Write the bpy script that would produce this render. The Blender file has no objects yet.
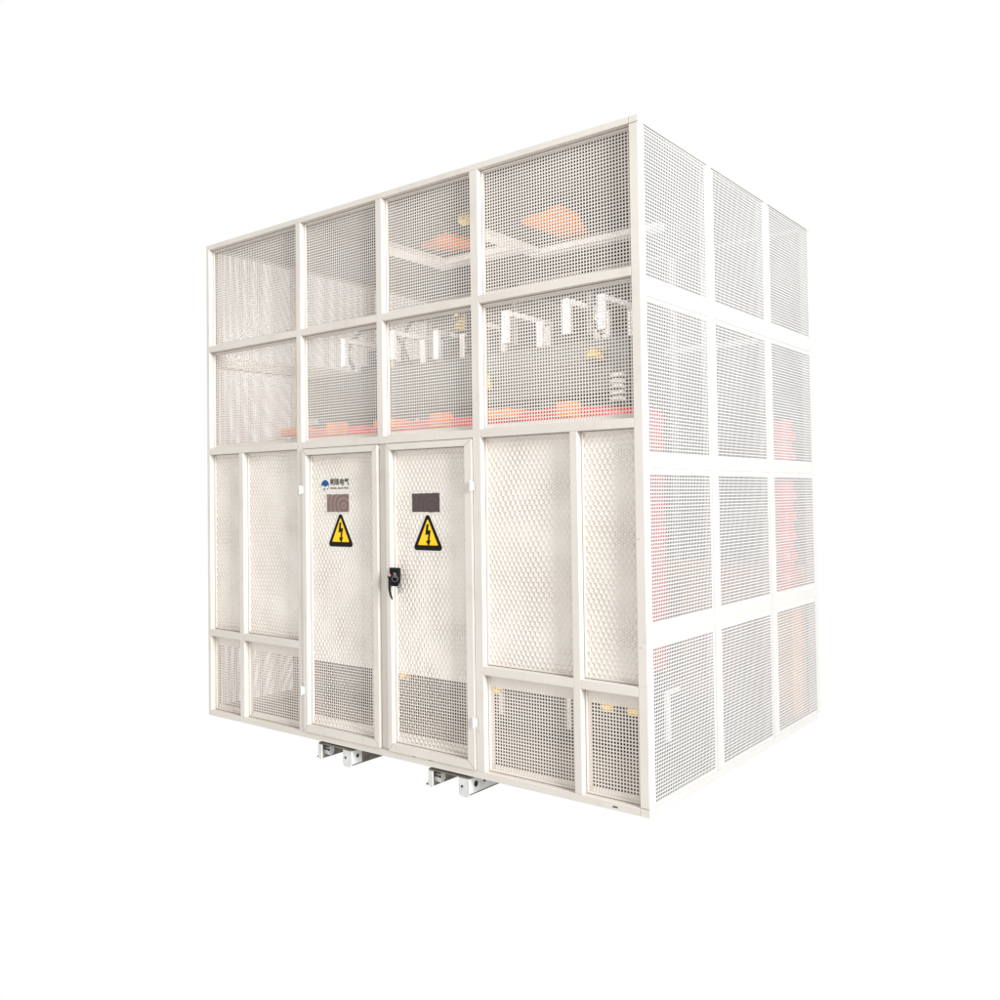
import bpy, bmesh, math, random
import numpy as np
from mathutils import Vector, Matrix

random.seed(7)
C = bpy.context.scene.collection
W, D, H = 2.6965, 1.897, 2.6          # enclosure: width, depth, height (m)
GZ = 0.095                            # underside of the enclosure stands this high on its base channels
PITCH, HOLE, THK = 0.0135, 0.0087, 0.0010

# ------------------------------------------------------------------ materials
def new_mat(name):
    m = bpy.data.materials.new(name); m.use_nodes = True
    nt = m.node_tree; b = nt.nodes['Principled BSDF']
    return m, nt, b

def mix_noise(nt, col_a, col_b, scale, detail=4, lo=.35, hi=.65, coord='Object', stretch=None):
    tc = nt.nodes.new('ShaderNodeTexCoord')
    n = nt.nodes.new('ShaderNodeTexNoise'); n.inputs['Scale'].default_value = scale; n.inputs['Detail'].default_value = detail
    if stretch:
        mp = nt.nodes.new('ShaderNodeMapping'); mp.inputs['Scale'].default_value = stretch
        nt.links.new(tc.outputs[coord], mp.inputs['Vector']); nt.links.new(mp.outputs[0], n.inputs['Vector'])
    else:
        nt.links.new(tc.outputs[coord], n.inputs['Vector'])
    r = nt.nodes.new('ShaderNodeValToRGB')
    r.color_ramp.elements[0].position = lo; r.color_ramp.elements[1].position = hi
    r.color_ramp.elements[0].color = (*col_a, 1); r.color_ramp.elements[1].color = (*col_b, 1)
    nt.links.new(n.outputs['Fac'], r.inputs['Fac'])
    return r.outputs['Color'], n

def simple(name, a, b=None, rough=.5, metal=0, scale=14, bump=0, bscale=200, spec=.5, stretch=None):
    m, nt, bs = new_mat(name)
    if b is None: b = tuple(x*.93 for x in a)
    c, n = mix_noise(nt, a, b, scale, stretch=stretch)
    nt.links.new(c, bs.inputs['Base Color'])
    bs.inputs['Roughness'].default_value = rough; bs.inputs['Metallic'].default_value = metal
    bs.inputs['Specular IOR Level'].default_value = spec
    if bump:
        tc = nt.nodes.new('ShaderNodeTexCoord')
        nn = nt.nodes.new('ShaderNodeTexNoise'); nn.inputs['Scale'].default_value = bscale
        nt.links.new(tc.outputs['Object'], nn.inputs['Vector'])
        bp = nt.nodes.new('ShaderNodeBump'); bp.inputs['Strength'].default_value = bump; bp.inputs['Distance'].default_value = .001
        nt.links.new(nn.outputs['Fac'], bp.inputs['Height']); nt.links.new(bp.outputs[0], bs.inputs['Normal'])
    return m

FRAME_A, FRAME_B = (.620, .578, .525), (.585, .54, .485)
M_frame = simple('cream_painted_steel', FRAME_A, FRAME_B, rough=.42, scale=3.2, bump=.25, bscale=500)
def scuff(m, amount, dark):
    """sparse handling marks and thin scratches mixed into the paint"""
    nt = m.node_tree; N, L = nt.nodes, nt.links; bs = N['Principled BSDF']
    src = bs.inputs['Base Color'].links[0].from_socket
    tc = N.new('ShaderNodeTexCoord'); fac = None
    for sc, st, lo in ((9, (1, 1, 1), .66), (30, (1, 1, .12), .70), (26, (.12, 1, 1), .71)):
        mp = N.new('ShaderNodeMapping'); mp.inputs['Scale'].default_value = st
        n = N.new('ShaderNodeTexNoise'); n.inputs['Scale'].default_value = sc; n.inputs['Detail'].default_value = 6
        L.new(tc.outputs['Object'], mp.inputs['Vector']); L.new(mp.outputs[0], n.inputs['Vector'])
        mr = N.new('ShaderNodeMapRange'); mr.inputs['From Min'].default_value = lo-.06; mr.inputs['From Max'].default_value = lo+.03
        L.new(n.outputs['Fac'], mr.inputs['Value'])
        if fac is None: fac = mr.outputs[0]
        else:
            mx = N.new('ShaderNodeMath'); mx.operation = 'MAXIMUM'; L.new(fac, mx.inputs[0]); L.new(mr.outputs[0], mx.inputs[1]); fac = mx.outputs[0]
    ml = N.new('ShaderNodeMath'); ml.operation = 'MULTIPLY'; ml.inputs[1].default_value = amount; L.new(fac, ml.inputs[0])
    mix = N.new('ShaderNodeMix'); mix.data_type = 'RGBA'
    L.new(ml.outputs[0], mix.inputs['Factor']); L.new(src, mix.inputs['A']); mix.inputs['B'].default_value = (*dark, 1)
    L.new(mix.outputs['Result'], bs.inputs['Base Color'])
scuff(M_frame, .16, (.42, .36, .29))
M_side = simple('cream_painted_steel_dimmed', (.41, .395, .37), (.39, .375, .352), rough=.42, scale=3)  # darker copy of the frame paint, offsetting the strong lamp on this wall
M_bead = simple('cream_bead', (.69, .64, .58), (.66, .61, .55), rough=.4, scale=5)
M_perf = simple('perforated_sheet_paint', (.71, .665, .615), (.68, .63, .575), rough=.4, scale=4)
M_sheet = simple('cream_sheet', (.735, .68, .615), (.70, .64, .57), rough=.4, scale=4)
M_perfside = simple('perforated_side_dimmed', (.455, .446, .43), (.43, .42, .405), rough=.4, scale=4)  # sheet paint darkened here so the lamp-lit wall does not clip
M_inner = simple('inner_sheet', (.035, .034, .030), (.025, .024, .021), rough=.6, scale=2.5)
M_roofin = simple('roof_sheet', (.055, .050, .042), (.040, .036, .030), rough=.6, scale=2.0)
M_floor = simple('dusty_floor_sheet', (.16, .135, .10), (.08, .068, .05), rough=.7, scale=5)
M_red = simple('red_cast_resin', (.78, .035, .03), (.66, .03, .025), rough=.35, scale=6)
M_core = simple('core_lamination', (.055, .06, .062), (.035, .04, .04), rough=.55, scale=60, stretch=(.02, 1, 1))
M_clamp = simple('grey_clamp_paint', (.055, .065, .062), (.04, .047, .045), rough=.5)
M_white = simple('white_bracket_paint', (.74, .73, .71), (.70, .69, .67), rough=.4)
M_galv = simple('galvanised_plate', (.64, .64, .62), (.52, .52, .50), rough=.38, metal=.1, scale=25)
M_rail = simple('shaded_base_steel', (.085, .07, .055), (.17, .145, .115), rough=.6, scale=18)  # shade under the enclosure put into the channel colour
M_black = simple('black_plastic', (.006, .006, .007), rough=.5, spec=.15)
M_steel = simple('bright_steel', (.34, .34, .35), (.22, .22, .23), rough=.25, metal=1, scale=90)
M_orange = simple('plain_orange', (.95, .27, .02), (.88, .22, .015), rough=.5)
M_yellow = simple('yellow_insulator', (.82, .62, .16), (.75, .55, .12), rough=.4)
M_brown = simple('brown_pressboard', (.30, .145, .045), (.20, .09, .03), rough=.65, scale=7)
M_board = simple('tan_board', (.75, .36, .10), (.58, .25, .06), rough=.65, scale=6)
M_hole = simple('dark_bore', (.01, .01, .01), rough=.8)
M_hinge = simple('white_hinge', (.74, .73, .71), rough=.3)
M_sy = simple('sign_yellow', (.88, .58, .012), (.84, .54, .010), rough=.5, spec=.2)
M_sk = simple('sign_black', (.008, .007, .007), rough=.6, spec=.12)
M_sw = simple('sticker_white', (.72, .68, .62), rough=.4, spec=.3)
M_blue = simple('emblem_blue', (.008, .085, .24), (.006, .07, .20), rough=.5, spec=.2)
M_pink = simple('pink_plastic', (.75, .25, .25), rough=.4)

def embossed():
    """cream sheet pressed with a hexagonal field of shallow dimples"""
    m, nt, bs = new_mat('embossed_cream_sheet')
    N, L = nt.nodes, nt.links
    tc = N.new('ShaderNodeTexCoord'); sp = N.new('ShaderNodeSeparateXYZ'); L.new(tc.outputs['Object'], sp.inputs[0])
    def mth(op, a, b=None, c=None):
        n = N.new('ShaderNodeMath'); n.operation = op
        for i, v in enumerate((a, b, c)):
            if v is None: continue
            if isinstance(v, (int, float)): n.inputs[i].default_value = v
            else: L.new(v, n.inputs[i])
        return n.outputs[0]
    wob = N.new('ShaderNodeTexNoise'); wob.inputs['Scale'].default_value = 2.2; wob.inputs['Detail'].default_value = 1
    L.new(tc.outputs['Object'], wob.inputs['Vector'])
    w = mth('MULTIPLY', wob.outputs['Fac'], .05)
    p = .0235
    X = mth('DIVIDE', mth('ADD', sp.outputs['X'], w), p); Z = mth('DIVIDE', mth('ADD', sp.outputs['Z'], w), p*1.732)
    def cell(ox, oz):
        fx = mth('SUBTRACT', mth('FRACT', mth('ADD', X, ox)), .5)
        fz = mth('MULTIPLY', mth('SUBTRACT', mth('FRACT', mth('ADD', Z, oz)), .5), 1.732)
        return mth('SQRT', mth('ADD', mth('MULTIPLY', fx, fx), mth('MULTIPLY', fz, fz)))
    d = mth('MINIMUM', cell(100, 100), cell(100.5, 100.5))
    mr = N.new('ShaderNodeMapRange'); mr.interpolation_type = 'SMOOTHSTEP'
    mr.inputs['From Min'].default_value = .16; mr.inputs['From Max'].default_value = .52
    L.new(d, mr.inputs['Value'])
    bp = N.new('ShaderNodeBump'); bp.inputs['Strength'].default_value = 1; bp.inputs['Distance'].default_value = .0050
    am = N.new('ShaderNodeTexNoise'); am.inputs['Scale'].default_value = 5.5; am.inputs['Detail'].default_value = 3
    L.new(tc.outputs['Object'], am.inputs['Vector'])
    L.new(mth('MULTIPLY', mr.outputs[0], mth('MULTIPLY_ADD', am.outputs['Fac'], 2.2, -.35)), bp.inputs['Height']); L.new(bp.outputs[0], bs.inputs['Normal'])
    col, _ = mix_noise(nt, (.765, .71, .645), (.725, .665, .59), 3.0, detail=3)
    L.new(col, bs.inputs['Base Color'])
    bs.inputs['Roughness'].default_value = .36
    return m
M_emb = embossed()

def plate_mat(name, a, b, c, rings):
    m, nt, bs = new_mat(name); N, L = nt.nodes, nt.links
    tc = N.new('ShaderNodeTexCoord')
    mp = N.new('ShaderNodeMapping'); mp.inputs['Location'].default_value = rings
    L.new(tc.outputs['Object'], mp.inputs['Vector'])
    w = N.new('ShaderNodeTexWave'); w.wave_type = 'RINGS'; w.rings_direction = 'SPHERICAL'
    w.inputs['Scale'].default_value = 12; w.inputs['Distortion'].default_value = 3.5; w.inputs['Detail'].default_value = 3
    L.new(mp.outputs[0], w.inputs['Vector'])
    r = N.new('ShaderNodeValToRGB'); e = r.color_ramp.elements
    e[0].position = .1; e[0].color = (*a, 1); e[1].position = .9; e[1].color = (*b, 1)
    k = e.new(.55); k.color = (*c, 1)
    L.new(w.outputs['Fac'], r.inputs['Fac']); L.new(r.outputs[0], bs.inputs['Base Color'])
    bs.inputs['Roughness'].default_value = .3
    return m

# ------------------------------------------------------------------ object helpers
ROOT = {}
def thing(name, label, cat, loc, group=None):
    o = bpy.data.objects.new(name, None); C.objects.link(o)
    o.location = (loc[0], loc[1], loc[2] + GZ); o.empty_display_size = .2
    o['label'] = label; o['category'] = cat
    if group: o['group'] = group
    ROOT[o.name] = Vector(loc)
    return o

def origin_of(p):
    while p is not None and p.parent is not None: p = p.parent
    return ROOT.get(p.name, Vector((0, 0, 0))) if p is not None else Vector((0, 0, 0))

def link_mesh(name, me, mats, parent, label=None):
    if not isinstance(mats, (list, tuple)): mats = [mats]
    for m in mats: me.materials.append(m)
    o = bpy.data.objects.new(name, me); C.objects.link(o)
    if parent is not None:
        off = origin_of(parent)
        me.transform(Matrix.Translation(-off)); o.parent = parent
    if label: o['label'] = label
    return o

def bm_box(bm, x0, x1, y0, y1, z0, z1, bev=0.0, mi=0):
    t = bmesh.new()
    bmesh.ops.create_cube(t, size=1)
    for v in t.verts:
        v.co = Vector(((x0+x1)/2 + v.co.x*(x1-x0), (y0+y1)/2 + v.co.y*(y1-y0), (z0+z1)/2 + v.co.z*(z1-z0)))
    if bev: bmesh.ops.bevel(t, geom=t.edges[:], offset=bev, segments=2, affect='EDGES', profile=.5)
    for f in t.faces: f.material_index = mi
    me = bpy.data.meshes.new('tmp'); t.to_mesh(me); t.free(); bm.from_mesh(me); bpy.data.meshes.remove(me)

def bm_cyl(bm, c, axis, r, h, seg=24, r2=None, mi=0):
    """cylinder centred at c along axis"""
    t = bmesh.new()
    bmesh.ops.create_cone(t, cap_ends=True, segments=seg, radius1=r, radius2=r if r2 is None else r2, depth=h)
    q = Vector((0, 0, 1)).rotation_difference(Vector(axis)).to_matrix().to_4x4()
    bmesh.ops.transform(t, matrix=Matrix.Translation(Vector(c)) @ q, verts=t.verts)
    for f in t.faces: f.material_index = mi
    me = bpy.data.meshes.new('tmp'); t.to_mesh(me); t.free(); bm.from_mesh(me); bpy.data.meshes.remove(me)

def finish(name, bm, mats, parent, label=None, smooth=False):
    me = bpy.data.meshes.new(name); bm.to_mesh(me); bm.free()
    if smooth:
        for p in me.polygons: p.use_smooth = True
    return link_mesh(name, me, mats, parent, label)

def box(name, b, mats, parent, bev=.0018, label=None):
    bm = bmesh.new(); bm_box(bm, *b, bev=bev); return finish(name, bm, mats, parent, label)

def prism(name, pts, y0, y1, mat, parent, label=None):
    """outline in the x-z plane, extruded from y0 (front) to y1"""
    bm = bmesh.new()
    a = [bm.verts.new((x, y0, z)) for x, z in pts]; b = [bm.verts.new((x, y1, z)) for x, z in pts]
    bm.faces.new(a); bm.faces.new(b[::-1]); n = len(pts)
    for i in range(n): bm.faces.new((a[i], b[i], b[(i+1) % n], a[(i+1) % n]))
    bmesh.ops.recalc_face_normals(bm, faces=bm.faces)
    return finish(name, bm, mat, parent, label)

# sheet with square perforations, as real geometry (built in u-v, mapped to a wall)
def lattice_coords(lo, hi, f0, f1):
    n = max(1, int(round((f1 - f0 - HOLE)/PITCH)) + 1)
    start = (f0 + f1)/2 - ((n-1)*PITCH + HOLE)/2
    c = [lo]; gap = []                       # gap[i] True where cell i is a hole column
    gap.append(False)
    for i in range(n):
        a = start + i*PITCH
        c += [a, a + HOLE]; gap += [True, False]
    c.append(hi)
    return np.array(c), np.array(gap)

def perf_sheet(name, wall, u0, u1, v0, v1, fields, depth, mat, parent, label=None):
    """wall: 'front'|'right'|'left'|'back'.  fields: (fu0,fu1,fv0,fv1) perforated area (one per sheet)"""
    fu0, fu1, fv0, fv1 = fields
    U, gu = lattice_coords(u0, u1, fu0, fu1); V, gv = lattice_coords(v0, v1, fv0, fv1)
    nu, nv = len(U), len(V)
    uu, vv = np.meshgrid(U, V, indexing='ij')
    P = np.stack([uu.ravel(), vv.ravel()], 1); n1 = len(P)
    idx = lambda i, j, k: i*nv + j + k*n1
    I, J = np.meshgrid(np.arange(nu-1), np.arange(nv-1), indexing='ij')
    hole = gu[I] & gv[J]
    s = ~hole; i, j = I[s], J[s]
    fr = np.stack([idx(i, j, 0), idx(i+1, j, 0), idx(i+1, j+1, 0), idx(i, j+1, 0)], 1)
    bk = np.stack([idx(i, j, 1), idx(i, j+1, 1), idx(i+1, j+1, 1), idx(i+1, j, 1)], 1)
    i, j = I[hole], J[hole]
    w = [np.stack([idx(i, j, 0), idx(i, j, 1), idx(i+1, j, 1), idx(i+1, j, 0)], 1),
         np.stack([idx(i+1, j, 0), idx(i+1, j, 1), idx(i+1, j+1, 1), idx(i+1, j+1, 0)], 1),
         np.stack([idx(i+1, j+1, 0), idx(i+1, j+1, 1), idx(i, j+1, 1), idx(i, j+1, 0)], 1),
         np.stack([idx(i, j+1, 0), idx(i, j+1, 1), idx(i, j, 1), idx(i, j, 0)], 1)]
    F = np.concatenate([fr, bk] + w)
    u = np.concatenate([P[:, 0]]*2); v = np.concatenate([P[:, 1]]*2)
    d = np.concatenate([np.full(n1, depth), np.full(n1, depth + THK)])
    if wall == 'front': X = np.stack([u, d, v], 1)
    elif wall == 'back': X = np.stack([u, D - d, v], 1); F = F[:, ::-1]
    elif wall == 'right': X = np.stack([W - d, u, v], 1)
    else: X = np.stack([d, u, v], 1); F = F[:, ::-1]
    me = bpy.data.meshes.new(name)
    me.vertices.add(len(X)); me.vertices.foreach_set('co', X.astype(np.float32).ravel())
    me.loops.add(F.size); me.loops.foreach_set('vertex_index', F.astype(np.int32).ravel())
    me.polygons.add(len(F)); me.polygons.foreach_set('loop_start', np.arange(0, F.size, 4, dtype=np.int32))
    me.polygons.foreach_set('loop_total', np.full(len(F), 4, dtype=np.int32))
    me.update(calc_edges=True)
    return link_mesh(name, me, mat, parent, label)

def wallbox(bm, wall, u0, u1, d0, d1, v0, v1, bev=0):
    if wall == 'front': bm_box(bm, u0, u1, d0, d1, v0, v1, bev)
    elif wall == 'back': bm_box(bm, u0, u1, D-d1, D-d0, v0, v1, bev)
    elif wall == 'right': bm_box(bm, W-d1, W-d0, u0, u1, v0, v1, bev)
    else: bm_box(bm, d0, d1, u0, u1, v0, v1, bev)

def bead(wall, u0, u1, v0, v1, d0, d1, mat, parent, t=.007):
    """thin retaining bead round a sheet, just in front of it"""
    g = .0022; u0 += g; u1 -= g; v0 += g; v1 -= g      # open joint all round the bead
    bm = bmesh.new()
    wallbox(bm, wall, u0, u1, d0, d1, v1-t, v1, .0012); wallbox(bm, wall, u0, u1, d0, d1, v0, v0+t, .0012)
    wallbox(bm, wall, u0, u0+t, d0, d1, v0+t, v1-t, .0012); wallbox(bm, wall, u1-t, u1, d0, d1, v0+t, v1-t, .0012)
    return finish('bead', bm, mat, parent)

# ------------------------------------------------------------------ the enclosure
enc = thing('transformer_enclosure', 'tall cream sheet metal enclosure with perforated panels and two narrow locked doors',
            'enclosure', (W/2, D/2, 0))
T = .04                                # frame depth
RH = [.030, .435, .472, 1.432, 1.468, 2.001, 2.035, 2.574]
# corner posts
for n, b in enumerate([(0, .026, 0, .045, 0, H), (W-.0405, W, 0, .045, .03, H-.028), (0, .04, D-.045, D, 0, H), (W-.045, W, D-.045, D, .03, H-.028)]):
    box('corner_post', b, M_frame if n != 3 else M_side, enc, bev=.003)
# corner cubes that join the posts and rails of the right hand corners (visible seams)
for (y0, y1) in ((0, .045), (D-.045, D)):
    for (z0, z1) in ((0, .0285), (H-.0265, H)):
        box('corner_block', (W-.0405 if y0 == 0 else W-.045, W, y0, y1, z0, z1), M_frame, enc, bev=.0015)
# front mullions
XL, XR = .026, W-.0405
MUL = [(.758, .794), (1.325, 1.363), (1.888, 1.932)]
box('top_rail', (XL, XR-.0012, 0, T, RH[7], H), M_frame, enc)
box('bottom_rail', (XL, XR-.0012, 0, T, 0, RH[0]), M_frame, enc)
for i, (a, b) in enumerate(MUL):
    if i == 1:
        box('mullion', (a, b, 0, T, RH[3], RH[7]), M_frame, enc)
        box('mullion', (1.3258, 1.3775, .010, .050, RH[0], RH[3]), M_frame, enc)
    else:
        box('mullion', (a, b, 0, T, RH[0], RH[7]), M_frame, enc)
SUB = [(.284, .320), (2.374, 2.408)]
for a, b in SUB: box('mullion', (a, b, 0, T, RH[0], RH[3]), M_frame, enc)
edges = [XL] + [e for m in MUL for e in m] + [XR]
bays = [(edges[i], edges[i+1]) for i in range(0, 8, 2)]
for (a, b) in bays:
    box('rail', (a, b, 0, T, RH[5], RH[6]), M_frame, enc)
for (a, b) in (bays[0], bays[3], (MUL[0][1], MUL[1][0]), (MUL[1][1], MUL[2][0])):
    box('rail', (a, b, 0, T, RH[3], RH[4]), M_frame, enc)
lower = [(XL, SUB[0][0]), (SUB[0][1], MUL[0][0]), (MUL[2][1], SUB[1][0]), (SUB[1][1], XR)]
for (a, b) in lower: box('rail', (a, b, 0, T, RH[1], RH[2]), M_frame, enc)
# front perforated sheets, two upper rows
for r, (z0, z1) in enumerate(((RH[6], RH[7]), (RH[4], RH[5]))):
    for (a, b) in bays:
        p = perf_sheet('perforated_panel', 'front', a, b, z0, z1, (a+.014, b-.014, z0+.018, z1-.014), .037, M_perf, enc)
        bead('front', a, b, z0, z1, .027, .0365, M_bead, p, .0055)
# lower fixed sheets: embossed above, vent below
for (a, b) in lower:
    bm = bmesh.new(); bm_box(bm, a, b, .037, .0385, RH[2], RH[3])
    p = finish('embossed_panel', bm, M_emb, enc)
    bead('front', a, b, RH[2], RH[3], .028, .0368, M_bead, p, .007)
    m = .024 if b-a > .3 else .018
    p = perf_sheet('vent_panel', 'front', a, b, RH[0], RH[1], (a+m+.006, b-m-.004, .060, .382), .037, M_sheet, enc)
    bead('front', a, b, RH[0], RH[1], .028, .0365, M_bead, p, .007)

# right hand wall
SC = [(.045, .578), (.6645, 1.220), (1.307, 1.852)]
SR = [(.030, .620), (.692, 1.268), (1.331, 1.913), (1.993, 2.574)]
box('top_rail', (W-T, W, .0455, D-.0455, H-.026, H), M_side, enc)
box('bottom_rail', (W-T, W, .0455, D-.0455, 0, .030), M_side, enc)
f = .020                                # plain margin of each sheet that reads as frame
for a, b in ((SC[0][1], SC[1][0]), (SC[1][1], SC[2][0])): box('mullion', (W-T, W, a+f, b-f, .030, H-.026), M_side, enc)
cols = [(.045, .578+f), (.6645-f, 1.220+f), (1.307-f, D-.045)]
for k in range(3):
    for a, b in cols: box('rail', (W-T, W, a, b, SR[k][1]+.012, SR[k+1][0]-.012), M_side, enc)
for ci, (a, b) in enumerate(cols):
    for ri, (z0, z1) in enumerate(SR):
        lo = z0 if ri == 0 else z0-.012; hi = z1 if ri == 3 else z1+.012
        fa, fb = SC[ci]
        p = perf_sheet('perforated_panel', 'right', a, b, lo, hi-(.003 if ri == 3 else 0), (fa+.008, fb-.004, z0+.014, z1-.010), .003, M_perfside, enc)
# left wall, same build, seen through the front sheets
box('top_rail', (0, T, .0455, D-.0455, H-.026, H), M_frame, enc)
box('bottom_rail', (0, T, .0455, D-.0455, 0, .030), M_frame, enc)
for a, b in ((SC[0][1], SC[1][0]), (SC[1][1], SC[2][0])): box('mullion', (0, T, a+f, b-f, .030, H-.026), M_frame, enc)
for k in range(3):
    for a, b in cols: box('rail', (0, T, a, b, SR[k][1]+.012, SR[k+1][0]-.012), M_frame, enc)
for ci, (a, b) in enumerate(cols):
    for ri, (z0, z1) in enumerate(SR):
        lo = z0 if ri == 0 else z0-.012; hi = z1 if ri == 3 else z1+.012
        perf_sheet('perforated_panel', 'left', a, b, lo, hi, (a+.02, b-.02, z0+.014, z1-.010), .022, M_perf, enc)
# back wall: frame and sheets
box('top_rail', (.041, W-.0455, D-T, D, H-.026, H), M_frame, enc)
box('bottom_rail', (.041, W-.0455, D-T, D, 0, .030), M_frame, enc)
for a, b in MUL: box('mullion', (a, b, D-T, D, .030, H-.026), M_frame, enc)
be = [.041] + [e for m in MUL for e in m] + [W-.0455]
for i in range(0, 8, 2):
    a, b = be[i], be[i+1]
    box('rail', (a, b, D-T, D, RH[5], RH[6]), M_frame, enc)
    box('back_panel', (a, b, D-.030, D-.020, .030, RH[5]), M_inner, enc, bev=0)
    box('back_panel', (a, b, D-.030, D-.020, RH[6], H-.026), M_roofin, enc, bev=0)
# roof and floor sheets
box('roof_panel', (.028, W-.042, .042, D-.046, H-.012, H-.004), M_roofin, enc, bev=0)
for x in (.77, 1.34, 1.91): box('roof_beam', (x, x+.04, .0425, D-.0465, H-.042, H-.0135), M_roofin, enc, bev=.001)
box('floor_panel', (.045, W-.046, .042, D-.046, .002, .010), M_floor, enc, bev=0)

# ------------------------------------------------------------------ doors
def arc_pts(cx, cz, r, a0, a1, n=6):
    return [(cx+r*math.cos(a0+(a1-a0)*i/n), cz+r*math.sin(a0+(a1-a0)*i/n)) for i in range(n+1)]

def rounded_tri(xc, z0, w, h, r):
    A, B, Tp = (xc-w/2, z0), (xc+w/2, z0), (xc, z0+h)
    out = []
    P = [A, B, Tp]
    for i in range(3):
        p, a, b = Vector(P[i]), Vector(P[i-1]), Vector(P[(i+1) % 3])
        da, db = (a-p).normalized(), (b-p).normalized()
        ang = da.angle(db)/2; c = p + (da+db).normalized()*r/math.sin(ang); t = r/math.tan(ang)
        s = p+da*t; e = p+db*t
        a0 = math.atan2(s.y-c.y, s.x-c.x); a1 = math.atan2(e.y-c.y, e.x-c.x)
        while a1 < a0: a1 += 2*math.pi
        if a1-a0 > math.pi: a1 -= 2*math.pi
        out += arc_pts(c.x, c.y, r, a0, a1)
    return out

def warning_sign(x0, x1, z0, h, y, parent):
    w = x1-x0; xc = (x0+x1)/2
    s = prism('warning_sign', rounded_tri(xc, z0-.005, w+.012, h+.014, .016), y-.0012, y-.0002, M_sw, parent)
    k = prism('tmp', rounded_tri(xc, z0, w, h, .014), y-.0018, y-.0013, M_sk, None)
    yl = prism('tmp', rounded_tri(xc, z0+.0235, w*.655, h*.675, .003), y-.0024, y-.0019, M_sy, None)
    # lightning arrow
    c = (xc+.001, z0+h*.36); S = h/.16
    bolt = [(-.0075, .054), (.0045, .054), (.0015, .026), (.0165, .028), (.0085, -.017), (.0165, -.015), (.004, -.043), (-.0125, -.020), (-.0025, -.0185),
            (.003, .009), (-.0150, .006)]
    bo = prism('tmp', [(c[0]+x*S*.93, c[1]+z*S*.93) for x, z in bolt], y-.0030, y-.0025, M_sk, None)
    join_into(s, [k, yl, bo])
    return s

def join_into(o, others):
    """merge helper meshes (world coords) into o, keeping their materials"""
    off = origin_of(o)
    bm = bmesh.new(); bm.from_mesh(o.data)
    for q in others:
        base = len(o.data.materials)
        for m in q.data.materials: o.data.materials.append(m)
        q.data.transform(Matrix.Translation(-off))
        for p in q.data.polygons: p.material_index += base
        bm.from_mesh(q.data); bpy.data.objects.remove(q)
    bm.to_mesh(o.data); bm.free()

def text_mesh(name, s, size, x, y, z, mat, bold=0, width=None, parent=None, font=None):
    cu = bpy.data.curves.new('t', 'FONT'); cu.body = s; cu.size = size; cu.offset = bold; cu.extrude = .0002
    if font: cu.font = font
    o = bpy.data.objects.new('t', cu); C.objects.link(o)
    dg = bpy.context.evaluated_depsgraph_get(); dg.update()
    me = bpy.data.meshes.new_from_object(o.evaluated_get(dg)); bpy.data.objects.remove(o)
    co = np.empty(len(me.vertices)*3); me.vertices.foreach_get('co', co); co = co.reshape(-1, 3)
    if len(co) == 0: return None
    x0, x1 = co[:, 0].min(), co[:, 0].max(); sx = (width/(x1-x0)) if width else 1
    me.transform(Matrix(((sx, 0, 0, x - x0*sx), (0, 0, -1, y), (0, 1, 0, z), (0, 0, 0, 1))))
    me.materials.clear()
    return link_mesh(name, me, mat, parent)

def ragged(x0, x1, z0, z1, amp, seed):
    R = random.Random(seed); pts = []
    n = 9
    for i in range(n): pts.append((x0+(x1-x0)*i/n, z0 + R.uniform(-amp, amp)))
    for i in range(n): pts.append((x1 + R.uniform(-amp, amp)*.6, z0+(z1-z0)*i/n))
    for i in range(n): pts.append((x1-(x1-x0)*i/n, z1 + R.uniform(-amp, amp)))
    for i in range(n): pts.append((x0 + R.uniform(-amp, amp)*.6, z1-(z1-z0)*i/n))
    return pts

YF = -.006                              # door face stands just proud of the mullions
def make_door(x0, x1, sl, sr, fx0, fx1, label):
    z0, z1 = .031, 1.4295; st, sb = .030, .036
    bm = bmesh.new()
    # mitred frame
    o = [(x0, z0), (x1, z0), (x1, z1), (x0, z1)]; i_ = [(x0+sl, z0+sb), (x1-sr, z0+sb), (x1-sr, z1-st), (x0+sl, z1-st)]
    g = .0007
    for k in range(4):
        a, b = Vector(o[k]), Vector(o[(k+1) % 4]); c, d = Vector(i_[(k+1) % 4]), Vector(i_[k])
        dr = (b-a).normalized()*g
        a, b, c, d = a+dr, b-dr, c-dr, d+dr
        vs = [bm.verts.new((p.x, yy, p.y)) for yy in (YF, .034) for p in (a, b, c, d)]
        bm.faces.new(vs[0:4]); bm.faces.new(vs[7:3:-1])
        for q in range(4): bm.faces.new((vs[q], vs[q+4], vs[(q+1) % 4+4], vs[(q+1) % 4]))
    bmesh.ops.recalc_face_normals(bm, faces=bm.faces)
    bmesh.ops.bevel(bm, geom=bm.edges[:], offset=.0014, segments=2, affect='EDGES')
    dr = finish('door', bm, M_frame, enc, label)
    a, b, c, d = x0+sl, x1-sr, z0+sb, z1-st
    sheet = perf_sheet('door_sheet', 'front', a, b, c, d, (fx0, fx1, .115, .384), .030, M_emb, dr)
    bead('front', a, b, c, d, .020, .0295, M_bead, dr, .008)
    return dr
door1 = make_door(.799, 1.3245, .030, .034, .828, 1.246, 'narrow door with the company sign and a pale swirled plate')
door2 = make_door(1.379, 1.8855, .026, .040, 1.397, 1.821, 'narrow door with the black lock and a dark plate')
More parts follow.
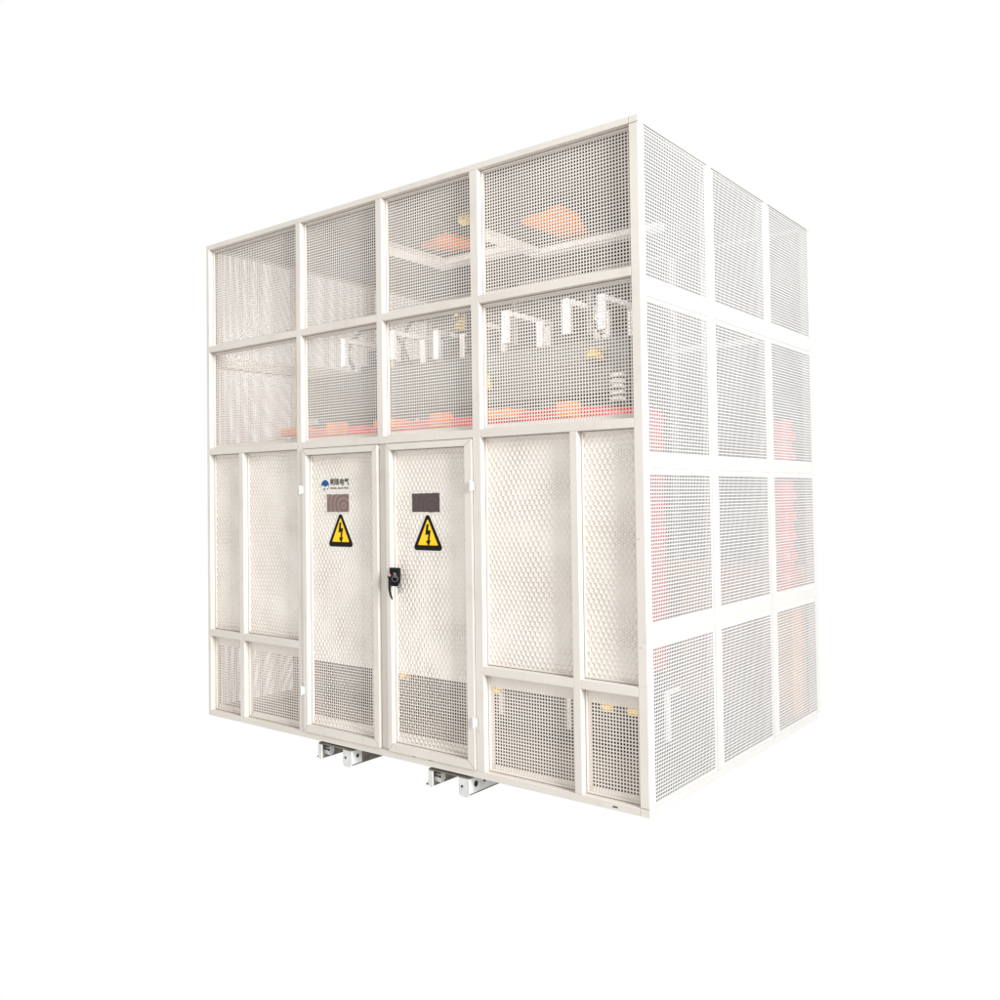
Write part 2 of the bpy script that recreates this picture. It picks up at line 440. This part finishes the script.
for dr, hx in ((door1, .7965), (door2, 1.887)):
    for hz in (1.228, .234):
        bm = bmesh.new()
        bm_box(bm, hx-.012, hx-.003, YF-.005, YF-.0005, hz-.018, hz+.018, .001)
        bm_box(bm, hx+.003, hx+.012, YF-.005, YF-.0005, hz-.018, hz+.018, .001)
        bm_cyl(bm, (hx, YF-.009, hz), (0, 0, 1), .0055, .042, 14)
        for s in (-1, 1):
            for q in (-.010, .010): bm_cyl(bm, (hx+s*.0078, YF-.0055, hz+q), (0, 1, 0), .003, .0025, 8)
        finish('hinge', bm, M_hinge, dr)
SY = .030
warning_sign(.949, 1.132, .9485, .174, SY, door1)
warning_sign(1.513, 1.696, .9455, .174, SY, door2)
def nameplate(b, mat, parent, seed, lab):
    pl = prism('nameplate', [(b[0]-.009, b[2]-.006), (b[1]+.011, b[2]-.006), (b[1]+.011, b[3]+.006), (b[0]-.009, b[3]+.006)], SY-.0010, SY-.0002, M_sw, parent, lab)
    k = prism('tmp', ragged(b[0], b[1], b[2], b[3], .0014, seed), SY-.0016, SY-.0011, mat, None)
    join_into(pl, [k])
nameplate((.943, 1.100, 1.117, 1.203), plate_mat('plate_swirl', (.14, .105, .09), (.30, .15, .13), (.17, .15, .13), (.285, .92, -1.145)), door1, 3, 'pale brown and pink swirled plate')
nameplate((1.511, 1.676, 1.116, 1.201), plate_mat('plate_dark', (.060, .036, .036), (.078, .046, .046), (.066, .042, .042), (-.28, .92, -1.14)), door2, 5, 'dark brown plate')
# company sign on the first door
sg = prism('company_sign', [(.900, 1.213), (1.112, 1.213), (1.112, 1.281), (.900, 1.281)], SY-.0008, SY-.0002, M_sw, door1)
ec = (.932, 1.247); er, ez = .028, .027
def ell(k=1, n=40, a0=0, a1=2*math.pi): return [(ec[0]+er*k*math.cos(a0+(a1-a0)*i/n), ec[1]+ez*k*math.sin(a0+(a1-a0)*i/n)) for i in range(n)]
dsc = prism('tmp', ell(), SY-.0013, SY-.0009, M_blue, None)
wav = []                                 # white surf across the lower half, with blue notches
for i in range(13):
    t = i/12; wav.append((ec[0]-er*.93+t*er*1.86, ec[1]-.004+.004*math.sin(t*9)))
for i in range(12):
    t = 1-i/11; wav.append((ec[0]-er*.8+t*er*1.6, ec[1]-.016-.004*math.sin(t*11)))
wv = prism('tmp', wav, SY-.0018, SY-.0014, M_sw, None)
w2 = prism('tmp', [(ec[0]-.004, ec[1]-.018), (ec[0]+.017, ec[1]-.016), (ec[0]+.012, ec[1]-.029), (ec[0]-.002, ec[1]-.031)], SY-.0018, SY-.0014, M_sw, None)
w3 = prism('tmp', [(ec[0]-.019, ec[1]-.017), (ec[0]-.010, ec[1]-.019), (ec[0]-.012, ec[1]-.026)], SY-.0018, SY-.0014, M_sw, None)
join_into(sg, [dsc, wv, w2, w3])
lt_ = text_mesh('lettering', '明珠电气', .036, .970, SY-.0012, 1.2495, M_sk, width=.130, parent=door1)
def embolden(o, d):
    """heavier strokes: the same outlines laid a hair apart"""
    bm = bmesh.new(); bm.from_mesh(o.data); base = o.data.copy()
    for k, (dx, dz) in enumerate(((d, 0), (-d, 0), (0, d), (0, -d))):
        m = base.copy(); m.transform(Matrix.Translation((dx, -.00004*(k+1), dz))); bm.from_mesh(m); bpy.data.meshes.remove(m)
    bm.to_mesh(o.data); bm.free(); bpy.data.meshes.remove(base)
embolden(lt_, .0007)
l2 = text_mesh('lettering', 'PEARL ELECTRIC', .0120, .970, SY-.0012, 1.2285, M_sk, width=.130, parent=door1)
embolden(l2, .0002)
# lock on the second door
bm = bmesh.new()
bm_box(bm, 1.412, 1.470, YF-.016, YF-.0005, .782, .866, .003)
finish('lock_plate', bm, M_black, door2)
bm = bmesh.new()
bm_cyl(bm, (1.450, YF-.0185, .832), (0, 1, 0), .013, .006, 24); bm_cyl(bm, (1.450, YF-.0225, .832), (0, 1, 0), .0085, .003, 20)
finish('lock_cylinder', bm, M_steel, door2)
bm = bmesh.new()                         # lever hanging down, slightly bent, with a boss at the top
bm_cyl(bm, (1.430, YF-.024, .826), (0, 1, 0), .013, .018, 20)
prev = None
path = [(1.430, YF-.030, .828, .0085), (1.430, YF-.033, .80, .0072), (1.431, YF-.034, .77, .0066), (1.435, YF-.032, .745, .006), (1.442, YF-.029, .724, .0045)]
rings = []
for (x, y, z, r) in path:
    rings.append([bm.verts.new((x+r*math.cos(a*math.pi/6), y+r*.7*math.sin(a*math.pi/6), z)) for a in range(12)])
for A, B in zip(rings, rings[1:]):
    for k in range(12): bm.faces.new((A[k], A[(k+1) % 12], B[(k+1) % 12], B[k]))
bm.faces.new(rings[0]); bm.faces.new(rings[-1][::-1])
bmesh.ops.recalc_face_normals(bm, faces=bm.faces)
finish('lever', bm, M_black, door2, smooth=True)
bm = bmesh.new(); bm_cyl(bm, (1.430, YF-.034, .833), (0, 1, 0), .007, .003, 16)
finish('lever_button', bm, M_pink, door2)

# keys hanging from the lock
keys = thing('key_bunch', 'small bunch of metal keys hanging from the black lock on the right hand door', 'keys', (1.47, -.03, .74))
bm = bmesh.new()
def ring(bm, c, R, r, tilt=0, n=28, k=8):
    vs = []
    for i in range(n):
        a = 2*math.pi*i/n; row = []
        for j in range(k):
            b = 2*math.pi*j/k; rr = R + r*math.cos(b)
            p = Vector((rr*math.cos(a), r*math.sin(b), rr*math.sin(a))); p.rotate(Matrix.Rotation(tilt, 3, 'Z')); row.append(bm.verts.new(p+Vector(c)))
        vs.append(row)
    for i in range(n):
        for j in range(k): bm.faces.new((vs[i][j], vs[(i+1) % n][j], vs[(i+1) % n][(j+1) % k], vs[i][(j+1) % k]))
ring(bm, (1.4615, YF-.031, .818), .013, .0012, .5)
finish('key_ring', bm, M_steel, keys)
for kx, kz, an in ((1.484, .792, .35), (1.491, .800, .7), (1.475, .785, .05)):
    bm = bmesh.new()
    bm_cyl(bm, (0, 0, 0), (0, 1, 0), .0065, .002, 18)
    bm_box(bm, -.0018, .0018, -.0009, .0009, -.030, -.006, .0004)
    for q in range(4): bm_box(bm, .0018, .0038, -.0008, .0008, -.029+q*.005, -.0265+q*.005)
    bmesh.ops.transform(bm, matrix=Matrix.Translation((kx, YF-.026-.003*an, kz-.005)) @ Matrix.Rotation(-an*.7, 4, 'Y'), verts=bm.verts)
    finish('key', bm, M_steel, keys)

# ------------------------------------------------------------------ transformer inside
tr = thing('dry_type_transformer', 'red coil transformer inside the enclosure, its base channels showing below the doors',
           'transformer', (1.2, .8, -.09))
def coil(cx, cy, r, z0, z1):
    bm = bmesh.new(); seg = 56
    prof = [(r-.10, z0), (r-.015, z0), (r, z0+.015)]
    n = 7
    for i in range(n):
        a = z0+.015+(z1-z0-.03)*i/n; b = z0+.015+(z1-z0-.03)*(i+1)/n
        prof += [(r, a+.006), (r, b-.012), (r-.006, b-.008), (r-.006, b-.002)]
    prof += [(r, z1-.015), (r-.015, z1), (r-.10, z1)]
    R = [[bm.verts.new((cx+p*math.cos(2*math.pi*k/seg), cy+p*math.sin(2*math.pi*k/seg), z)) for k in range(seg)] for p, z in prof]
    R.append(R[0])
    for A, B in zip(R, R[1:]):
        for k in range(seg):
            try: bm.faces.new((A[k], A[(k+1) % seg], B[(k+1) % seg], B[k]))
            except ValueError: pass
    bmesh.ops.recalc_face_normals(bm, faces=bm.faces)
    o = finish('coil', bm, M_red, tr)
    for k in range(3):
        t = bmesh.new(); bm_box(t, cx-.05, cx+.05, cy-r-.045, cy-r+.004, z0+.3+k*.28, z0+.35+k*.28, .006)
        finish('tap_block', t, M_red, o)
    t = bmesh.new(); bm_box(t, cx-.30, cx-.16, cy-r-.035, cy-r+.14, z1-.035, z1+.012, .006); finish('tap_block', t, M_orange, o)
    t = bmesh.new(); bm_box(t, cx+.09, cx+.17, cy-r-.035, cy-r+.06, z1-.05, z1+.022, .006); finish('tap_block', t, M_orange, o)
    for k in range(6):
        a = math.pi/6+k*math.pi/3; t = bmesh.new()
        bm_box(t, cx+(r-.05)*math.cos(a)-.03, cx+(r-.05)*math.cos(a)+.03, cy+(r-.05)*math.sin(a)-.03, cy+(r-.05)*math.sin(a)+.03, z1+.001, z1+.045, .004)
        finish('support_block', t, M_core, o)
    return o
for cx in (.45, 1.205, 1.96): coil(cx, .8, .370, .36, 1.58)
bm = bmesh.new()
bm_box(bm, .15, 2.25, .68, .92, 1.64, 1.90, .002); bm_box(bm, .15, 2.25, .68, .92, .07, .33, .002)
for cx in (.45, 1.2, 1.95): bm_box(bm, cx-.11, cx+.11, .70, .90, .331, 1.639)
finish('core', bm, M_core, tr)
for y in ((.62, .675), (.925, .98)):
    for z in ((1.66, 1.905), (.06, .30)):
        box('clamp_beam', (.12, 2.30, *y, *z), M_clamp, tr, bev=.003)
# white bridges above the core clamps
def u_bridge(x, y0, y1, zt, zb, w=.034, t=.024, mat=M_white):
    bm = bmesh.new()
    bm_box(bm, x-w/2, x+w/2, y0, y1, zt-t, zt, .002)
    bm_box(bm, x-w/2, x+w/2, y0, y0+t, zb, zt-t-.0005, .002); bm_box(bm, x-w/2, x+w/2, y1-t, y1, zb, zt-t-.0005, .002)
    return finish('busbar_bridge', bm, mat, tr)
for x, y0, y1 in ((.62, .45, .86), (.985, .45, .86), (1.165, .60, .88), (1.48, .60, .80), (1.735, .45, .83), (2.095, .42, .72), (2.26, .45, .74)):
    u_bridge(x, y0, y1, 2.065, 1.908)
# vertical flat bars and posts behind them
for x in (1.02, 1.30, 1.79, 2.16): box('busbar', (x-.02, x+.02, .66, .672, 1.908, 2.04), M_white, tr)
box('busbar', (.30, 2.28, .90, .912, 1.935, 1.985), M_clamp, tr)
def insul(x, y, z, r, h, mat, parent, name='insulator'):
    bm = bmesh.new(); n = 5
    for i in range(n):
        zz = z + h*(i+.5)/n
        bm_cyl(bm, (x, y, zz), (0, 0, 1), r, h/n*.45, 24, r*.86); bm_cyl(bm, (x, y, zz+h/n*.36), (0, 0, 1), r*.7, h/n*.27, 24)
    return finish(name, bm, mat, parent)
R = random.Random(11)
def cable(p, r, mat, name='cable'):
    bm = bmesh.new(); n = 22; rings = []
    def cr(t):
        k = min(int(t), len(p)-2); f_ = t-k
        P = [Vector(p[max(0, k-1)]), Vector(p[k]), Vector(p[k+1]), Vector(p[min(len(p)-1, k+2)])]
        return .5*((2*P[1]) + (P[2]-P[0])*f_ + (2*P[0]-5*P[1]+4*P[2]-P[3])*f_*f_ + (3*P[1]-P[0]-3*P[2]+P[3])*f_**3)
    pts = [cr(i*(len(p)-1)/n*.9999) for i in range(n+1)]
    for i, c in enumerate(pts):
        d = (pts[min(n, i+1)]-pts[max(0, i-1)]).normalized(); a = d.orthogonal().normalized(); b = d.cross(a)
        if i and (a-prev_a).length > 1: a = -a; b = -b
        a = (prev_a - d*prev_a.dot(d)).normalized() if i else a; b = d.cross(a); prev_a = a
        rings.append([bm.verts.new(c+a*r*math.cos(q*math.pi/4)+b*r*math.sin(q*math.pi/4)) for q in range(8)])
    for A, B in zip(rings, rings[1:]):
        for q in range(8): bm.faces.new((A[q], A[(q+1) % 8], B[(q+1) % 8], B[q]))
    bmesh.ops.recalc_face_normals(bm, faces=bm.faces)
    return finish(name, bm, mat, tr, smooth=True)
for k, x in enumerate((.55, .93, 1.28, 1.66, 1.98, 2.18)):
    cable([(x, .60, 1.915), (x+R.uniform(-.05, .05), .56, 2.02), (x+R.uniform(.0, .15), .62, 2.14), (x+.2, .74, 2.10), (x+.26, .80, 1.92)], .010, M_clamp)
for x in (.70, 1.40, 2.02): insul(x, .60, 1.908, .026, .10, M_clamp, tr)

insul(1.308, .63, 2.045, .038, .085, M_yellow, tr)
insul(2.14, .60, 1.80, .05, .06, M_yellow, tr)
insul(1.50, .60, 1.72, .035, .07, M_yellow, tr)
insul(2.262, .585, 1.600, .04, .13, M_galv, tr)
insul(.80, .60, 1.908, .035, .10, M_galv, tr)
# low connections behind the vents
for x, y in ((.95, .42), (1.53, .40), (1.72, .40), (2.12, .36), (2.56, .42)):
    u = bmesh.new(); bm_cyl(u, (x, y, .27), (0, 0, 1), .012, .20, 16); bm_cyl(u, (x, y+.05, .365), (0, 1, 0), .012, .10, 16)
    finish('cable_lug', u, M_white, tr)
for x in (1.2, 1.77, 2.35, 2.47): insul(x, .30, .285, .028, .05, M_yellow, tr)
box('terminal_board', (.2, 2.3, .47, .482, .12, .20), M_clamp, tr)
# base channels: legs, top web, front end plates with bolt holes
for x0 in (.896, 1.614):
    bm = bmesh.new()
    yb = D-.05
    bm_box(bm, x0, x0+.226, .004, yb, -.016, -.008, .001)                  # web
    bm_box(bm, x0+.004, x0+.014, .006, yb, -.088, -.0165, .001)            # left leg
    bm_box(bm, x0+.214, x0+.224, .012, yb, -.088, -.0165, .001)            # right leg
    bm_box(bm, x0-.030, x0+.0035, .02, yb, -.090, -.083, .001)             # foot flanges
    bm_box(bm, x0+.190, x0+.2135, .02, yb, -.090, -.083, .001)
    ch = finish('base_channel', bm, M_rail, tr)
    # bright end plates
    prism('end_plate', [(x0+.002, -.0168), (x0+.002, -.080), (x0+.010, -.086), (x0+.022, -.086), (x0+.027, -.078), (x0+.027, -.0168)], -.001, .0055, M_galv, ch)
    pl = prism('end_plate', [(x0+.172, -.0168), (x0+.172, -.078)] + arc_pts(x0+.188, -.078, .016, math.pi, 1.5*math.pi) + [(x0+.224, -.094), (x0+.224, -.0168)], .004, .0115, M_galv, ch)
    side = box('side_gusset', (x0+.2245, x0+.229, .004, .075 if x0 < 1 else .42, -.080, -.0168), M_galv, ch, bev=.001)
    bm = bmesh.new()
    bm_cyl(bm, (x0+.190, .0035, -.052), (0, 1, 0), .0055, .002, 14); finish('bolt_hole', bm, M_hole, ch)
    for yy, rr in ((.045, .009),) if x0 < 1 else ((.05, .013), (.11, .007)):
        bm = bmesh.new(); bm_cyl(bm, (x0+.2295, yy, -.045), (1, 0, 0), rr, .002, 18); finish('bolt_hole', bm, M_hole, ch)
    bm = bmesh.new(); bm_cyl(bm, (x0+.0295, .03, -.045), (1, 0, 0), .006, .03, 14)
    finish('bolt_hole', bm, M_hole, ch)
    bm = bmesh.new(); bm_cyl(bm, (x0+.030, .045, -.052), (1, 0, 0), .022, .028, 24); finish('roller', bm, M_galv, ch)
    bm = bmesh.new(); bm_cyl(bm, (x0-.018, .03, -.078), (0, 0, 1), .008, .012, 6); finish('bolt', bm, simple('brass', (.55, .5, .25), rough=.4), ch)

# ------------------------------------------------------------------ hall beam and crane stand-ins; loose pieces under the roof and in the back corner
def beam(name, pts, w, h, mat, parent):
    """square bar following pts (x,y) at height z"""
    bm = bmesh.new()
    for (x0, y0, x1, y1, z) in pts:
        if abs(x1-x0) < abs(y1-y0): bm_box(bm, x0-w/2, x0+w/2, min(y0, y1), max(y0, y1), z, z+h, .002)
        else: bm_box(bm, min(x0, x1), max(x0, x1), y0-w/2, y0+w/2, z, z+h, .002)
    return finish(name, bm, mat, parent)
t1 = thing('window_beam_stand_in', 'added white L-shaped hall beam stand-in under the roof behind the topmost right hand front panel', 'hall beam stand-in', (1.72, .6, 2.39))
beam('window_beam', [(1.72, .30, 1.72, .72, 2.39), (1.6845, .76, 2.40, .76, 2.39)], .07, .03, M_white, t1)  # added in place of window beams in the hall outside
for x, y in ((1.72, .45), (2.2, .76)):
    bm = bmesh.new(); bm_cyl(bm, (x, y, 2.505), (0, 0, 1), .004, .165, 10); finish('hanger', bm, M_steel, t1)
t2 = thing('window_beam_stand_in', 'added wide white hall beam stand-in under the roof behind the topmost panel above the right hand door', 'hall beam stand-in', (1.2, .5, 2.40))
beam('window_beam', [(1.20, .18, 1.20, .60, 2.40), (1.145, .65, 1.66, .65, 2.40)], .10, .03, M_white, t2)  # second stand-in for the hall's window structure
for x, y in ((1.2, .3), (1.5, .65)):
    bm = bmesh.new(); bm_cyl(bm, (x, y, 2.51), (0, 0, 1), .004, .155, 10); finish('hanger', bm, M_steel, t2)
bm = bmesh.new()
def slab(bm, pts, z0, z1):
    a = [bm.verts.new((x, y, z0)) for x, y in pts]; b = [bm.verts.new((x, y, z1)) for x, y in pts]
    bm.faces.new(a[::-1]); bm.faces.new(b)
    for i in range(len(pts)): bm.faces.new((a[i], a[(i+1) % len(pts)], b[(i+1) % len(pts)], b[i]))
def crane_piece(pts, z, label):
    xs = sum(p[0] for p in pts)/len(pts); ys = sum(p[1] for p in pts)/len(pts)
    t = thing('hall_crane_stand_in', label, 'board', (xs, ys, z), None)
    bm = bmesh.new(); slab(bm, pts, z, z+.02); finish('board', bm, M_orange, t)  # added slab standing in for the hall crane beyond the enclosure
    bm = bmesh.new(); bm_cyl(bm, (xs, ys, (z+.02+H-.013)/2), (0, 0, 1), .008, H-.013-z-.02, 10); finish('hanger', bm, M_steel, t)
crane_piece([(1.80, .50), (2.06, .44), (2.06, .60), (1.90, .98), (1.82, .95)], 2.48, 'added orange hall crane stand-in high behind the topmost right hand front panel')
crane_piece([(1.16, .50), (1.40, .42), (1.44, .70), (1.22, .66)], 2.48, 'added orange hall crane stand-in high behind the topmost panel above the right hand door')
lt = thing('hanging_knob', 'pale yellow round knob hanging high behind the topmost panel above the right hand door', 'knob', (1.60, .30, 2.44))
bm = bmesh.new(); bmesh.ops.create_uvsphere(bm, u_segments=24, v_segments=14, radius=.034)
bmesh.ops.transform(bm, matrix=Matrix.Translation((1.60, .32, 2.505)), verts=bm.verts); finish('knob', bm, M_yellow, lt, smooth=True)
bm = bmesh.new(); bm_cyl(bm, (1.60, .32, 2.562), (0, 0, 1), .006, .05, 10); finish('stem', bm, M_steel, lt)

ra = thing('red_post', 'thick ribbed red resin post in the back corner behind the far column of side panels', 'post', (2.56, 1.74, .01))
bm = bmesh.new()
for i in range(9):
    z = .62+i*.104
    bm_cyl(bm, (2.56, 1.74, z+.025), (0, 0, 1), .088, .045, 40, .08); bm_cyl(bm, (2.56, 1.74, z+.078), (0, 0, 1), .07, .056, 40)
finish('ribbed_column', bm, M_red, ra)
bm = bmesh.new(); bm_box(bm, 2.48, 2.64, 1.67, 1.81, .011, .605, .004); finish('pedestal', bm, M_board, ra)
pb = thing('pressboard_sheet', 'brown pressboard sheet standing low against the back wall inside the enclosure', 'board', (2.2, 1.83, .01))
box('sheet', (1.80, 2.64, 1.845, 1.857, .0115, .80), M_board, pb)
for x in (1.9, 2.3): box('batten', (x, x+.05, 1.831, 1.8445, .0115, .70), M_brown, pb)
# small slots and screws that mark the frame
for (x, z) in ((2.54, .013), (1.52, .0295), (1.62, .0295)):
    q = bmesh.new(); bm_box(q, x, x+.022, -.0004, .002, z-.0025, z+.0025); finish('slot', q, M_hole, enc)
for (x, z) in ((.776, .055), (1.91, .20), (1.345, 1.45), (.776, 1.45), (2.675, 1.02), (2.675, .62)):
    q = bmesh.new(); bm_cyl(q, (x, -.0008, z), (0, 1, 0), .0035, .003, 12); finish('screw', q, M_galv, enc)

# ------------------------------------------------------------------ light: white studio surround, one big soft lamp to the right
w = bpy.data.worlds.new('World'); bpy.context.scene.world = w; w.use_nodes = True
bg = w.node_tree.nodes['Background']; bg.inputs[0].default_value = (1, 1, 1, 1); bg.inputs[1].default_value = 1.0
def area(name, loc, target, size, energy, col):
    l = bpy.data.lights.new(name, 'AREA'); l.shape = 'SQUARE'; l.size = size; l.energy = energy; l.color = col
    o = bpy.data.objects.new(name, l); C.objects.link(o); o.location = loc
    o.rotation_euler = (Vector(target)-Vector(loc)).to_track_quat('-Z', 'Y').to_euler(); return o
area('softbox_lamp', (W+15.5, -3.0, 5.0), (W, .6, 1.4), 5.0, 3300, (.97, .985, 1))
area('softbox_lamp', (W+4.4, -1.25, 3.5), (W, .2, 1.9), 1.4, 220, (.97, .985, 1))

# unseen fill lights added inside, hidden behind the front rails, to brighten the equipment
def strip(name, z, sx, energy, col):
    l = bpy.data.lights.new(name, 'AREA'); l.shape = 'RECTANGLE'; l.size = sx; l.size_y = .026; l.energy = energy; l.color = col
    o = bpy.data.objects.new(name, l); C.objects.link(o); o.location = (W/2, .052, z+GZ)
    o.rotation_euler = (math.radians(90), 0, 0); return o
strip('interior_fill', 2.018, 2.4, 15, (1, .97, .92))
strip('interior_fill', .453, 2.4, 6, (1, .95, .86))

# ------------------------------------------------------------------ camera
f, tx, ty, tz, rx, ry, rz, cx, cy = 908.15389, 4.29592, -3.0058, 1.18287, 1.59609, 0.01302, 0.68053, 468.40696, 473.68761
cam = bpy.data.cameras.new('Camera'); co = bpy.data.objects.new('Camera', cam); C.objects.link(co)
co.location = (tx, ty, tz+GZ); co.rotation_euler = (rx, ry, rz)
cam.sensor_width = 36; cam.lens = f*36/1000; cam.clip_end = 100; cam.clip_start = .05
cam.shift_x = (500-cx)/1000; cam.shift_y = -(500-cy)/1000
S = bpy.context.scene; S.camera = co
S.render.engine = 'CYCLES'
S.view_settings.view_transform = 'Standard'; S.view_settings.look = 'None'
S.view_settings.exposure = 0; S.view_settings.gamma = 1
S.render.resolution_x = 1024; S.render.resolution_y = 1024
